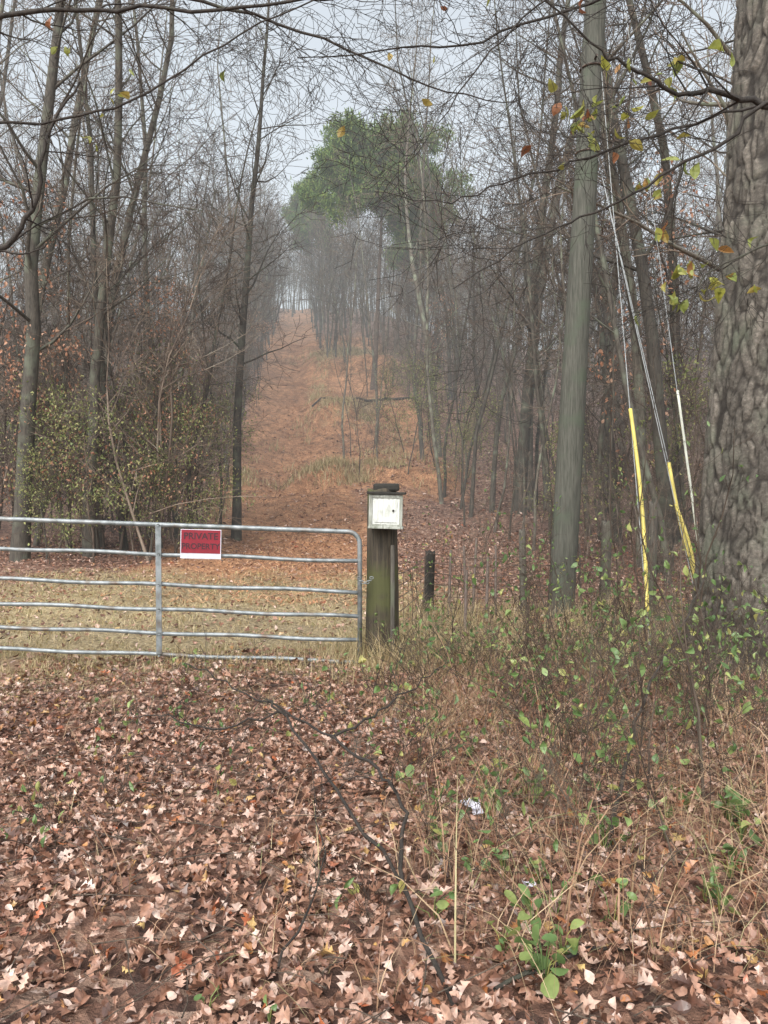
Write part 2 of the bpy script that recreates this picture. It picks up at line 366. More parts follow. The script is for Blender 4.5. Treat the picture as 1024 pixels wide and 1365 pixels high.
beech=[tree_mesh('beech_%d'%i,random.uniform(4.5,6.5),.03,PS,M_bark,(random.uniform(-.2,.2),0),(M_rust,.22,4,.05,.10,.12,T_ov)) for i in range(2)]
PB=dict(PS); PB['nc']=[14,7,4]; PB['len']=[1.4,.6,.3]
shrub=[tree_mesh('shrub_%d'%i,random.uniform(2.8,4.2),.025,PB,M_twig,(random.uniform(-.2,.2),0),(M_green,.5,3,.045,.09,.12,T_sm)) for i in range(2)]
PP=dict(PH); PP['segs']=[12,6,4,3];PP['nc']=[36,10,4]; PP['st']=[.64,.25,.2]; PP['len']=[4.2,1.7,.7]; PP['up']=[.02,.05,.04,.02]; PP['gn']=[.02,.12,.2,.2]; PP['ang']=[(50,95),(30,60),(30,60)]; PP['rr']=[.3,.5,.6]
def pine_mesh(name,H,r,P,seed,lean=(0,0)):
    random.seed(seed)
    return tree_mesh(name,H,r,P,M_pineb,lean,(M_needle,.95,20,.22,.42,.20,(strip_template([0,.5,1.],[.03,.13,.01]))))
pineA=pine_mesh('pine_a',16.0,.2,PP,21,(.05,0)); PP2=dict(PP);PP2['st']=[.55,.25,.2];PP2['len']=[2.8,1.3,.6]
pineB=pine_mesh('pine_b',16,.17,PP2,33)
random.seed(101); PE=dict(PH); PE['nc']=[30,6,4]; PE['st']=[.3,.2,.15]; PE['len']=[2.0,1.0,.6]; PE['gn']=[.03,.14,.2,.25]
edge=tree_mesh('edge_tree',16,.13,PE,M_bark,(.05,0))
random.seed(77)

def put(name,me,x,y,s=1,rot=None,parent=None,tilt=0):
    ob=mk_obj(name,me,None,parent,(x,y,gzf(x,y)-.05)); ob.rotation_euler=(random.gauss(0,tilt) if tilt else 0,random.gauss(0,tilt) if tilt else 0,random.uniform(0,6.28) if rot is None else rot)
    ob.scale=(s,s,s); return ob
put('pine_tree',pineA,-.7,50,1.0,0)
put('pine_tree',pineB,-6.0,78,.85)
put('pine_tree',pineB,1.0,62,.8)
put('hardwood_tree',edge,-3.95,20.5,1.0,0)
for (x,y,s,k) in [(-7.5,15.8,1.0,1),(-8.2,17.2,1.1,2),(-6.9,18.5,.9,3),(-5.9,17.5,.9,4),(-9.6,16.5,1.0,0),(-6.3,16.4,.85,3),
    (2.7,24,1.0,5),(4.3,24.5,1.15,1),(4.9,26,1.2,3),(2.0,26.5,.8,4),(1.7,34,1.2,0),(3.5,25,.8,2),(5.6,21,.9,4),
    (5.2,14.2,.95,3),(4.7,12.6,.75,0),(5.6,12.6,1.0,1),(6.8,14,1.0,1),(-.4,38,.7,2),(4.0,18.2,.7,4),(7.2,19,1.0,3)]:
    put('hardwood_tree',hard[k],x,y,s,None,None,.03)
for (x,y,s,k) in [(3.0,21,.9,0),(3.8,16,.8,1),(4.4,15,.9,2),(2.2,28,1,3),(6.0,16,1,0),(4.8,20,1.1,1),(.9,29,.8,2),(-.3,33,.6,3),(-2.0,45,.6,1),(-4.5,18.6,.9,2),(-5,19.5,1,3),(-4.9,23,1,0),(-2.6,57,.9,4),(-1.4,41,.6,4),(-4.0,66,1,2),(-3.0,70,1.1,1),(3.4,17.5,.9,4),(4.9,17,1,3),(3.9,21.5,1,5),(3.1,19,.8,5),(2.3,22,.8,1),(3.5,14.5,.7,3),(-1.5,35,.6,5),(-1.0,46,.8,0)]:
    put('hardwood_tree',slim[k],x,y,s,None,None,.06)
for (x,y,s) in [(-5.2,18,.9),(-6.4,17.2,1.0),(-7.3,17.8,1.2),(-5.0,16.4,.75),(-6.9,15.7,.8)]:
    put('beech_sapling',beech[random.randrange(2)],x,y,s)
for (x,y,s) in [(-4.5,17,.9),(-5.2,16.2,1.0),(-6.0,15.8,.9),(-4.5,19.5,1.1),(-7.6,15.6,1.0),(-4.8,22,1.1),(-5.4,17.4,1.2),(-4.4,16.3,.6),(-6.6,15.2,.6),(1.6,33,1.2),(2.0,30,1.0),(4.6,17,.8),(1.0,36,1.1)]:
    put('evergreen_shrub',shrub[random.randrange(2)],x,y,s)
forest=empty('distant_forest')
placed=[]
def ok(x,y,dm):
    for a,b_ in placed:
        if (a-x)**2+(b_-y)**2<dm*dm: return False
    return True
cnt=0
for _ in range(9000):
    y=14+64*random.random()**.85; x=random.uniform(-.55*y-4,.55*y+4)
    d=x-float(cxf(y)); h_=float(hwf(y))
    if abs(d)<h_+.35: continue
    if 26<y<66 and 0<d<6.0 and random.random()<.86: continue
    if d>0 and y<22 and x<5: continue
    if d>0 and y<30 and x<1.5+(36-y)*.08: continue
    if y<17 and x<0: continue
    if abs(x+.0145*y)<.035*y and 24<y<49 and random.random()<.75: continue
    if not ok(x,y,random.choice((.5,1.2,2.2))): continue
    placed.append((x,y)); cnt+=1
    if y>52: me_=random.choice(farm)
    else: me_=random.choice(hard) if random.random()<.36 else random.choice(slim)
    put('forest_tree',me_,x,y,random.uniform(.6,1.2),None,forest,.045)
    if cnt>440: break
for _ in range(420):      # beyond the brow of the hill
    y=random.uniform(76,150); x=random.uniform(-24,16)*y/100
    if y<96 and abs(x-float(cxf(y)))<1.6: continue
    put('forest_tree',random.choice(farm),x,y,random.uniform(.6,1.1),None,forest,.04)
for y in np.arange(27,84,1.0):
    for sd_ in (-1,1):
        if sd_==1 and (y<56 or random.random()<.4): continue
        x=float(cxf(y))+sd_*(float(hwf(y))+random.uniform(.1,1.5))
        put('forest_tree',random.choice(slim if y<50 else farm),x,float(y)+random.uniform(-.5,.5),random.uniform(.5,1.0),None,forest,.06)
under=empty('understory_thicket')
for _ in range(500):
    y=15+50*random.random(); x=random.uniform(-.54*y-3,.54*y+3); d=x-float(cxf(y))
    if abs(d)<float(hwf(y))+.4: continue
    if 26<y<66 and 0<d<6 and random.random()<.88: continue
    if x>0 and y<24 and x<4.6 : continue
    if x<0 and y<16.5: continue
    r_=random.random()
    me_=random.choice(sap) if r_<.86 else (random.choice(beech) if r_<.94 else random.choice(shrub))
    put('thicket_sapling',me_,x,y,random.uniform(.5,1.2),None,under)
for _ in range(38):
    x=random.uniform(-10,-4.7); y=random.uniform(15.8,22)
    put('thicket_sapling',random.choice(sap),x,y,random.uniform(.7,1.4),None,under)
for _ in range(24):
    y=random.uniform(26,62); x=float(cxf(y))+random.uniform(1.9,4.8)
    put('thicket_sapling',random.choice(sap),x,y,random.uniform(.15,.4),None,under,.1)
for _ in range(40):
    y=random.uniform(72,94); x=float(cxf(y))+random.uniform(1.2,10)*random.choice((-.5,1,1))
    put('thicket_sapling',random.choice(sap),x,y,random.uniform(.3,.8),None,under,.1)
for _ in range(26):
    y=random.uniform(10.8,18); x=random.uniform(.12*y,.5*y)
    if x<.6+.05*y: continue
    put('thicket_sapling',random.choice(sap),x,y,random.uniform(.2,.6),None,under,.15)

# ---------------------------------------------------------------- big pine on the right
nz,na=460,170
zz=np.linspace(-.2,13,nz); th=np.linspace(0,2*math.pi,na,endpoint=False)
rad=np.interp(zz,[-.2,.0,.25,.6,1.2,2,4,6,13],[.74,.62,.54,.49,.455,.43,.40,.38,.30])
cxp=np.interp(zz,[-.2,0,2,4.1,6.2,13],[3.58,3.58,3.62,3.73,3.82,4.15])
TH,ZZ=np.meshgrid(th,zz); uu=TH*.42; vv=ZZ
ns=2000; su=rng.uniform(0,2*math.pi*.42,ns); sv=rng.uniform(-.4,13.2,ns)
su=np.concatenate([su,su+2*math.pi*.42,su-2*math.pi*.42]); sv=np.concatenate([sv]*3)
f1=np.zeros(uu.size);f2=np.zeros(uu.size); lab=np.zeros(uu.size)
pu=uu.ravel();pv=vv.ravel()
wob=.012*np.sin(pv*9+pu*14)+.007*np.sin(pv*31-pu*23)
wov=.02*np.sin(pu*37+pv*3)
hv=np.random.default_rng(3).uniform(0,1,ns)
for i in range(0,len(pu),6000):
    s=slice(i,i+6000)
    zr=(pv[s].min()-1.1,pv[s].max()+1.1); k=(sv>zr[0])&(sv<zr[1])
    dd=((pu[s]+wob[s])[:,None]-su[k])**2+(((pv[s]+wov[s])[:,None]-sv[k])*.25)**2
    o=np.argpartition(dd,1,axis=1)[:,:2]; e=np.take_along_axis(dd,o,1); e=np.sqrt(np.sort(e,1)); f1[s]=e[:,0];f2[s]=e[:,1]
    lab[s]=hv[np.nonzero(k)[0][np.argmin(dd,1)]%ns]
g=np.clip((f2-f1)/.022,0,1).reshape(uu.shape); lab=lab.reshape(uu.shape)
RR=rad[:,None]*(1+.04*np.sin(TH*3+1)+.10*np.exp(-np.clip(ZZ,0,9)/.3)*np.sin(TH*5+.5))+(.028*g+.014*lab*g)
VX=cxp[:,None]+RR*np.cos(TH); VY=7.5+RR*np.sin(TH)
V=np.stack([VX,VY,ZZ-.05],-1).reshape(-1,3)
i=np.arange(nz-1)[:,None]*na; j=np.arange(na)[None]; j2=(j+1)%na
F=np.stack([i+j,i+j2,i+na+j2,i+na+j],-1).reshape(-1,4)
me=mk_mesh('trunk',V,[F],True)
ca=me.color_attributes.new('plate','FLOAT_COLOR','POINT'); ca.data.foreach_set('color',np.stack([g,lab,g*0,g*0+1],-1).astype(np.float32).ravel())
m,nt,b=mat('pine_bark'); t=nd(nt,'ShaderNodeTexCoord'); at=nd(nt,'ShaderNodeAttribute'); at.attribute_name='plate'
sp=nd(nt,'ShaderNodeSeparateColor'); nt.links.new(at.outputs['Color'],sp.inputs[0])
n=noise(nt,t.outputs['Object'],26,9,.75)
pl=ramp(nt,[(.3,(.055,.047,.04)),(.52,(.125,.11,.095)),(.72,(.25,.225,.195))]); nt.links.new(n,pl.inputs[0])
v2=ramp(nt,[(0,(.65,.62,.58)),(1,(1.3,1.25,1.18))]); nt.links.new(sp.outputs[1],v2.inputs[0])
c=mixc(nt,1.0,pl.outputs[0],v2.outputs[0],'MULTIPLY')
ng=ramp(nt,[(.5,(0,0,0)),(.7,(.4,.4,.4))]); nt.links.new(noise(nt,t.outputs['Object'],2.5,6),ng.inputs[0])
c=mixc(nt,ng.outputs[0],c,(.14,.165,.11))
gr_=ramp(nt,[(.05,(0,0,0)),(.6,(1,1,1))]); nt.links.new(sp.outputs[0],gr_.inputs[0])
c=mixc(nt,gr_.outputs[0],(.032,.025,.02),c)
nt.links.new(c,b.inputs['Base Color']); b.inputs['Roughness'].default_value=.85
bump(nt,b,n,.9,.03); M_plate=m
pine=empty('pine_tree')
mk_obj('trunk',me,M_plate,pine)
T=[Tubes(),Tubes()];tips=[]
Pc=dict(PP);Pc['st']=[.3,.25,.2];Pc['nc']=[16,6,4]; Pc['flare']=0
grow(T,Vector((4.14,7.5,12.6)),Vector((.03,0,1)),9,.3,0,Pc,tips)
def join2(T):
    T[0].V+=T[1].V; T[0].F+=[f+T[0].n for f in T[1].F]; T[0].n+=T[1].n; return T[0]
mk_obj('limbs',join2(T).mesh('limbs'),M_pineb,pine)
tp=np.repeat(np.array([tuple(q) for q in tips]),8,0); tp=tp+rng.normal(0,.18,tp.shape)
V,F=place_leaves(tp,rng.uniform(.15,.28,len(tp)),strip_template([0,.5,1.],[.03,.06,.01]),False)
mk_obj('needles',mk_mesh('needles',V,[F]),M_needle,pine)

# ---------------------------------------------------------------- box helper
def box(V_,F_,x0,x1,y0,y1,z0,z1):
    o=sum(len(v) for v in V_)
    V_.append(np.array([[x0,y0,z0],[x1,y0,z0],[x1,y1,z0],[x0,y1,z0],[x0,y0,z1],[x1,y0,z1],[x1,y1,z1],[x0,y1,z1]],float))
    F_.append(np.array([[0,3,2,1],[4,5,6,7],[0,1,5,4],[1,2,6,5],[2,3,7,6],[3,0,4,7]])+o)
def boxes(name,lst,mt,parent,bev=.004):
    V_=[];F_=[]
    for b_ in lst: box(V_,F_,*b_)
    ob=mk_obj(name,mk_mesh(name,np.concatenate(V_),[np.concatenate(F_)]),mt,parent)
    if bev: md=ob.modifiers.new('b','BEVEL'); md.width=bev; md.segments=2
    return ob
# ---------------------------------------------------------------- metal gate
m,nt,b=mat('galvanized_steel'); M_steel=m
t=nd(nt,'ShaderNodeTexCoord')
r=ramp(nt,[(.3,(.13,.14,.14)),(.55,(.24,.255,.26)),(.75,(.33,.34,.34))]); nt.links.new(noise(nt,t.outputs['Object'],14,6),r.inputs[0])
r2=ramp(nt,[(.55,(0,0,0)),(.7,(1,1,1))]); nt.links.new(noise(nt,t.outputs['Object'],5,8),r2.inputs[0])
nt.links.new(mixc(nt,r2.outputs[0],r.outputs[0],(.13,.095,.07)),b.inputs['Base Color']); b.inputs['Metallic'].default_value=.35; b.inputs['Roughness'].default_value=.48
gate=empty('metal_farm_gate',(0,7.12,0))
sl=.037; xr=-.225; xl=-3.86
def gp(x,z): return (x,0,z+(xr-x)*sl)
T=Tubes(); R=.022
zt,zb=1.222,.01; cr=.11
arc=[];arcl=[]
for a in np.linspace(0,math.pi/2,9):
    arc.append(gp(xr-cr+cr*math.sin(a),zt-cr+cr*math.cos(a))); arcl.append(gp(xl+cr-cr*math.sin(a),zt-cr+cr*math.cos(a)))
T.add([gp(xl,zb)]+arcl[::-1]+arc+[gp(xr,zb-.02)],[R]*20,12,True)
g1=Tubes()
for z in (.949,.665,.435,.215,.012):
    n=16; g1.add([gp(xl+(xr-xl)*i/n,z+ .007*math.sin(i*1.1+z*9)) for i in range(n+1)],[.019]*(n+1),10,True)
mk_obj('frame',T.mesh('frame'),M_steel,gate); mk_obj('rails',g1.mesh('rails'),M_steel,gate)
boxes('brace',[(-2.112,-2.058,-.032,-.0225,.03+.06,zt+.07)],M_steel,gate,.003)
g3=Tubes()
for z in (.949,.665,.435,.215,.012,1.222):
    p=gp(-2.082,z); g3.add([(p[0],-.045,p[2]),(p[0],-.03,p[2])],[.011,.011],8,True)
for z in (1.0,.25):
    p=gp(xl,z); g3.add([(p[0]-.18,0,p[2]),(p[0]-.02,0,p[2])],[.014,.014],8,True)
    g3.add([(p[0],0,p[2]-.05),(p[0],0,p[2]+.05)],[.034,.034],10,True)
mk_obj('hardware',g3.mesh('hardware'),M_steel,gate)
g4=Tubes()
for i in range(7):
    f=i/6; cx_,cz_=-.235+.12*f,.80-.05*math.sin(math.pi*f); a0=i%2
    pts=[]
    for a in np.linspace(0,2*math.pi,11):
        u_,w_=.018*math.cos(a),.011*math.sin(a)
        pts.append((cx_+u_,-.03+(w_ if a0 else 0),cz_+(0 if a0 else w_)))
    g4.add(pts,[.0035]*11,5)
mk_obj('chain',g4.mesh('chain'),M_steel,gate)

# ---------------------------------------------------------------- sign on the gate
def plain(name,c_,rough=.5,mott=.15,sc_=20):
    m,nt,b=mat(name); t=nd(nt,'ShaderNodeTexCoord')
    r=ramp(nt,[(.3,tuple(v*(1-mott) for v in c_)),(.7,tuple(min(1,v*(1+mott)) for v in c_))]); nt.links.new(noise(nt,t.outputs['Object'],sc_,6),r.inputs[0])
    nt.links.new(r.outputs[0],b.inputs['Base Color']); b.inputs['Roughness'].default_value=rough; return m
M_red=plain('sign_red',(.21,.006,.018),.4); M_white=plain('sign_white',(.56,.54,.60),.45,.1)
sign=empty('private_property_sign',(-1.685,7.06,1.115)); sign.rotation_euler=(0,.025,0)
boxes('panel',[(-.187,.187,0,.004,-.135,.135)],M_white,sign,0)
boxes('red_field',[(-.180,.180,-.0025,-.0005,-.085,.129)],M_red,sign,0)
def text(s,size,x,z,mt,parent,name,y=-.0045):
    cu=bpy.data.curves.new(name,'FONT'); cu.body=s; cu.size=size; cu.align_x='CENTER'; cu.extrude=.0008; cu.offset=.0012
    ob=bpy.data.objects.new(name,cu); col.objects.link(ob); cu.materials.append(mt); ob.parent=parent
    ob.location=(x,y,z); ob.rotation_euler=(math.pi/2,0,0); return ob
M_let2=plain('sign_letter_faded',(.035,.008,.014),.5)
text('PRIVATE',.085,0,.045,M_let2,sign,'text_private'); text('PROPERTY',.074,0,-.045,M_let2,sign,'text_property')

# ---------------------------------------------------------------- gate post with box
def woodmat(name,a,bb,moss,mlev=.5):
    m,nt,b=mat(name); t=nd(nt,'ShaderNodeTexCoord'); mp=nd(nt,'ShaderNodeMapping'); mp.inputs['Scale'].default_value=(30,30,2.2)
    nt.links.new(t.outputs['Object'],mp.inputs['Vector']); n=noise(nt,mp.outputs[0],1.6,7,.65)
    r=ramp(nt,[(.32,a),(.68,bb)]); nt.links.new(n,r.inputs[0])
    r2=ramp(nt,[(mlev,(0,0,0)),(mlev+.15,(1,1,1))]); nt.links.new(noise(nt,t.outputs['Object'],3,6),r2.inputs[0])
    nt.links.new(mixc(nt,r2.outputs[0],r.outputs[0],moss),b.inputs['Base Color']); b.inputs['Roughness'].default_value=.85
    bump(nt,b,n,.8,.015); return m
M_post=woodmat('mossy_post_wood',(.016,.013,.009),(.09,.068,.045),(.07,.07,.025),.47)
M_pole=woodmat('pole_wood',(.038,.038,.029),(.11,.105,.085),(.07,.08,.055),.5)
M_old=woodmat('old_fence_wood',(.04,.034,.028),(.15,.13,.105),(.10,.11,.07),.55)
M_dkw=plain('rotten_wood',(.025,.022,.018),.9,.4)
M_peel=woodmat('peeling_white_paint',(.45,.45,.42),(.78,.78,.73),(.20,.21,.15),.6)
M_trim=woodmat('grimy_white_trim',(.18,.18,.15),(.50,.50,.45),(.12,.13,.08),.52)
def round_post(name,x,y,r0,r1,z0,z1,mt,parent=None,dent=.02,top=.02,lean=0):
    nz_,na_=60,40; z=np.linspace(z0,z1,nz_); th=np.linspace(0,2*math.pi,na_,endpoint=False); TH,ZZ=np.meshgrid(th,z)
    tt=(ZZ-z0)/(z1-z0); RR=(r0+(r1-r0)*tt)*(1+dent*np.sin(TH*3+ZZ*1.7)+dent*.6*np.sin(TH*7+ZZ*3)+.5*dent*np.sin(TH*17+ZZ*.7))
    ZZ=ZZ+tt**20*top*np.sin(TH*4+1)
    V=np.stack([x+RR*np.cos(TH)+lean*tt,y+RR*np.sin(TH),ZZ],-1).reshape(-1,3)
    V=np.concatenate([V,[[x+lean,y,z1-.01]]])
    i=np.arange(nz_-1)[:,None]*na_; j=np.arange(na_)[None]; j2=(j+1)%na_
    F=np.stack([i+j,i+j2,i+na_+j2,i+na_+j],-1).reshape(-1,4)
    l=(nz_-1)*na_; Tt=np.stack([l+np.arange(na_),l+(np.arange(na_)+1)%na_,np.full(na_,nz_*na_)],-1)
    return mk_obj(name,mk_mesh(name,V,[F,Tt],True),mt,parent)
gpost=empty('gate_post')
round_post('post',-.02,7.32,.165,.135,-.1,1.62,M_post,gpost,.03,.01)
boxes('post_cap',[(-.10,.145,7.2,7.42,1.60,1.675)],M_dkw,gpost,.02)
boxes('splinter',[(.06,.10,7.14,7.17,-.05,1.1)],M_old,gpost,.01)
pb=empty('wooden_mailbox',(.022,7.10,1.435)); pb.rotation_euler=(0,math.radians(1.5),math.radians(-4))
boxes('body',[(-.145,.145,-.075,.085,-.155,.135)],M_peel,pb,.006)
boxes('roof_board',[(-.175,.175,-.11,.10,.137,.160)],M_dkw,pb,.004)
boxes('face_trim',[(-.155,-.125,-.09,-.077,-.16,.134),(.125,.155,-.09,-.077,-.16,.134),(-.1235,.1235,-.088,-.077,.105,.134),(-.1235,.1235,-.088,-.077,-.16,-.135)],M_trim,pb,.003)
boxes('door_panel',[(-.105,.105,-.084,-.0765,-.12,.088)],M_peel,pb,.004)
boxes('knob',[(.06,.078,-.10,-.085,-.02,0)],M_dkw,pb,.005)
boxes('base_board',[(-.16,.16,-.10,.09,-.178,-.158)],M_trim,pb,.004)
round_post('hinge_post',-4.13,7.2,.14,.12,-.1,1.6,M_post)

# ---------------------------------------------------------------- fence
fence=empty('wire_fence')
posts=[(.57,10,.07,.82,.03),(1.9,10.4,.05,1.15,-.03),(3.05,10.6,.075,1.2,.02),(3.45,9.9,.06,1.5,.02),(5.2,10.8,.07,1.2,0),(7.5,11.2,.07,1.2,0)]
for (x,y,r_,h,l) in posts:
    round_post('fence_post',x,y,r_,r_*.9,gzf(x,y)-.1,gzf(x,y)+h,M_old if x>1 else M_dkw,fence,.04,.03,l)
M_wire=plain('rusty_wire',(.10,.07,.055),.6)
T=Tubes()
line=[(.08,7.45)]+[(p[0],p[1]-p[2]) for p in posts]
def wp(a,c2,f,h):
    x=a[0]+(c2[0]-a[0])*f; y=a[1]+(c2[1]-a[1])*f
    return (x,y,gzf(a[0],a[1])*(1-f)+gzf(c2[0],c2[1])*f+h-.05*math.sin(math.pi*f)*(.3+h))
for h in (.12,.27,.42,.57,.70,.82):
    for (a,c2) in zip(line[:-1],line[1:]):
        T.add([wp(a,c2,i/8,h) for i in range(9)],[.005]*9,4)
for (a,c2) in zip(line[:-1],line[1:]):
    L=math.hypot(c2[0]-a[0],c2[1]-a[1]); k=int(L/.3)
    for i in range(1,k):
        T.add([wp(a,c2,i/k,.12),wp(a,c2,i/k,.82)],[.003,.003],4)
for (x,y,h,l) in [(.85,10.1,.88,.03),(1.1,10.2,.92,-.04),(1.19,10.3,1.0,.05),(.95,9,.75,.02),(1.5,10.3,.95,0),(1.28,9.6,.85,.02),(2.3,10.5,1.0,.04),(2.7,10.5,.95,-.03)]:
    T.add([(x,y,gzf(x,y)-.05),(x+l,y,gzf(x,y)+h)],[.022,.018],6,True)
mk_obj('wire_strands',T.mesh('wire_strands'),M_wire,fence)

# ---------------------------------------------------------------- utility pole and guy wires
up=empty('utility_pole')
round_post('pole',2.36,10.25,.18,.115,-.1,12,M_pole,up,.012,.005,.62)
T=Tubes()
for z in (7.2,6.1,9.3):
    x=2.36+.62*z/12; T.add([(x,10.02,z),(x,10.5,z)],[.015,.015],6,True)
    pts=[(x+.155*math.cos(a),10.25+.155*math.sin(a),z-.06) for a in np.linspace(0,6.283,17)]; T.add(pts,[.012]*17,5)
mk_obj('fittings',T.mesh('fittings'),M_wire,up)
M_yel=plain('yellow_plastic',(.56,.45,.11),.5,.25,6); M_pale=plain('faded_plastic',(.55,.55,.46),.5,.2,6); M_cable=plain('steel_cable',(.30,.31,.31),.5)
def guy(ax,ay,attz,g0,g1,mt,bow=0,r_=.028):
    e=empty('guy_wire'); px_=2.36+.62*attz/12+.1
    A=Vector((ax,ay,gzf(ax,ay)-.02)); B=Vector((px_,10.2,attz)); T=Tubes()
    T.add([A.lerp(B,i/8) for i in range(9)],[.005]*9,5)
    T.add([A+Vector((0,0,-.1)),A+Vector((0,0,.14))],[.02,.02],8,True)
    mk_obj('cable',T.mesh('cable'),M_cable,e)
    G=Tubes(); pts=[]
    for i in range(9):
        f=i/8; p=A.lerp(B,g0+(g1-g0)*f)+Vector((bow*math.sin(math.pi*f),-.012,0)); pts.append(p)
    G.add(pts,[r_]*9,10,True); mk_obj('guard',G.mesh('guard'),mt,e)
guy(2.85,8.2,7.2,.05,.36,M_yel,.04,.021)
guy(3.74,8.8,6.1,.07,.33,M_yel,-.03,.021)
guy(3.80,8.9,9.3,.08,.31,M_pale,.0,.015)
guy(3.66,8.7,6.1,.07,.25,M_yel,.06,.017)

# ---------------------------------------------------------------- near overhanging trees (trunks stand outside the view)
def limb(T,pts,r0,r1,P,tips,nc=10,l=.8,st=.05,k=6):
    pts=[Vector(p) for p in pts]
    out=[]; n=len(pts)
    for i in range(n-1):
        p0=pts[max(0,i-1)];p1=pts[i];p2=pts[i+1];p3=pts[min(n-1,i+2)]
        for s in range(5):
            t=s/5; out.append(.5*((2*p1)+(p2-p0)*t+(2*p0-5*p1+4*p2-p3)*t*t+(3*p1-p0-3*p2+p3)*t**3)+rv(.009))
    out.append(pts[-1]); N=len(out)
    T[0].add(out,[r0+(r1-r0)*i/(N-1) for i in range(N)],k)
    for c in range(nc):
        f=st+(1-st)*(c+random.random())/nc; i=min(int(f*(N-1)),N-2); tn=(out[i+1]-out[i]).normalized()
        ax=tn.cross(rv(1)).normalized(); d=Matrix.Rotation(math.radians(random.uniform(25,65)),3,ax)@tn
        grow(T,out[i],d,l*random.uniform(.5,1.3),max(.0022,(r0+(r1-r0)*f)*.42),1,P,tips)
PN=dict(segs=[6,8,6,4],gn=[.1,.18,.19,.2],up=[0,.0,-.005,-.01],sides=[6,4,3,3],rmin=.0014,max=3,nc=[6,6,3],st=[.1,.15,.2],ang=[(30,60),(25,60),(25,55)],len=[.6,.5,.25],rr=[.5,.55,.6])
def finish_near(name,T,tips,leafn,extra=[],lm=M_mixl,sz=(.04,.075),bk=M_dark,per=6):
    e=empty(name)
    mk_obj('branches',join2(T).mesh('branches'),bk,e)
    tp=np.array([tuple(q) for q in tips]); k=rng.choice(len(tp),min(leafn,len(tp)),replace=False)
    sel=[tp[k]]
    for ex in extra:      # clusters of leaves hang from the twig tips nearest these spots
        d=np.linalg.norm(tp-np.array(ex),axis=1); o=np.argsort(d)[:per]; sel.append(tp[o])
    tp=np.concatenate(sel)
    V,F=place_leaves(tp-np.array([0,0,.02]),rng.uniform(sz[0],sz[1],len(tp)),T_ov,False)
    mk_obj('leaves',mk_mesh('leaves',V,[F]),lm,e)
random.seed(9)
T=[Tubes(),Tubes()];tips=[]
T[0].add([(3.1,4.3,-.2),(3.08,4.3,1.5),(3.15,4.35,3.5),(3.1,4.3,6),(3.2,4.2,9)],[.17,.13,.11,.08,.03],12)
limb(T,[(3.12,4.3,3.3),(2.6,4.15,3.55),(2.0,4.1,3.63),(1.75,4.1,3.70),(1.55,4.1,3.70),(1.3,4.05,3.78),(1.05,4.0,3.9),(.7,3.9,4.15)],.024,.004,PN,tips,12,.8,.3)
limb(T,[(3.12,4.3,3.4),(2.1,4.1,3.65),(1.8,4.1,3.45),(1.45,4.1,3.25),(1.1,4.05,3.05),(.75,4.0,2.9),(.35,3.9,2.62)],.013,.0025,PN,tips,11,.6,.35)
limb(T,[(3.1,4.3,3.6),(2.3,4.4,3.8),(1.6,4.3,3.6),(1.1,4.2,3.4),(.7,4.1,3.25),(.35,4.1,3.13),(-.05,4.1,3.18)],.011,.002,PN,tips,9,.55,.45)
limb(T,[(3.12,4.3,5),(2.2,4.6,4.9),(1.4,4.7,4.6),(.7,4.7,4.35),(.1,4.6,4.2),(-.5,4.5,4.1)],.016,.003,PN,tips,12,.9,.3)
limb(T,[(3.12,4.3,4.4),(2.3,3.9,4.3),(1.6,3.7,4.2),(1.0,3.6,4.0),(.55,3.6,3.7),(.25,3.6,3.3)],.011,.0025,PN,tips,10,.6,.3)
limb(T,[(3.12,4.3,3.2),(2.5,4.2,3.1),(2.1,4.1,2.95),(1.8,4.1,2.8),(1.6,4.1,2.65)],.010,.0025,PN,tips,7,.4,.4)
finish_near('oak_tree',T,tips,12,[(1.05,4.1,3.68),(1.15,4.05,3.55),(1.4,4.1,3.3),(1.62,4.1,2.75),(1.75,4.1,3.72),(1.9,4.1,2.72),(1.92,4.1,2.85),(1.0,4.0,3.6),(1.3,4.1,3.75),(1.55,4.1,2.7),(1.38,4.1,3.15)],sz=(.05,.10),per=9)
T=[Tubes(),Tubes()];tips=[]
T[0].add([(-3.2,4.4,-.2),(-3.15,4.4,1.5),(-3.2,4.45,3.5),(-3.1,4.5,6),(-3.2,4.5,9)],[.18,.14,.12,.09,.03],12)
limb(T,[(-3.18,4.4,3.9),(-2.5,4.3,4.05),(-1.9,4.1,4.1),(-1.4,4.1,4.12),(-.75,4.1,4.14),(-.2,4.1,4.2),(.3,4.1,4.3)],.018,.005,PN,tips,12,.65,.25)
limb(T,[(-3.18,4.4,3.4),(-2.4,4.1,3.5),(-1.7,4.1,3.55),(-1.25,4.1,3.7),(-.75,4.1,4.0),(-.3,4.1,4.2)],.010,.004,PN,tips,9,.5,.3)
limb(T,[(-3.18,4.4,2.6),(-2.4,4.2,2.75),(-2.05,4.1,2.86),(-1.85,4.1,3.1),(-1.78,4.1,3.45),(-1.6,4.1,3.75)],.024,.006,PN,tips,7,.5,.3)
limb(T,[(-3.18,4.4,5),(-2.2,4.9,4.9),(-1.2,5.1,4.8),(-.4,5.2,4.6),(.3,5.3,4.35),(.9,5.4,4.3)],.016,.003,PN,tips,12,.9,.3)
finish_near('oak_tree',T,tips,6,[(-1.45,4.1,3.8),(-1.55,4.1,3.6),(-1.8,4.1,3.95)],per=4)

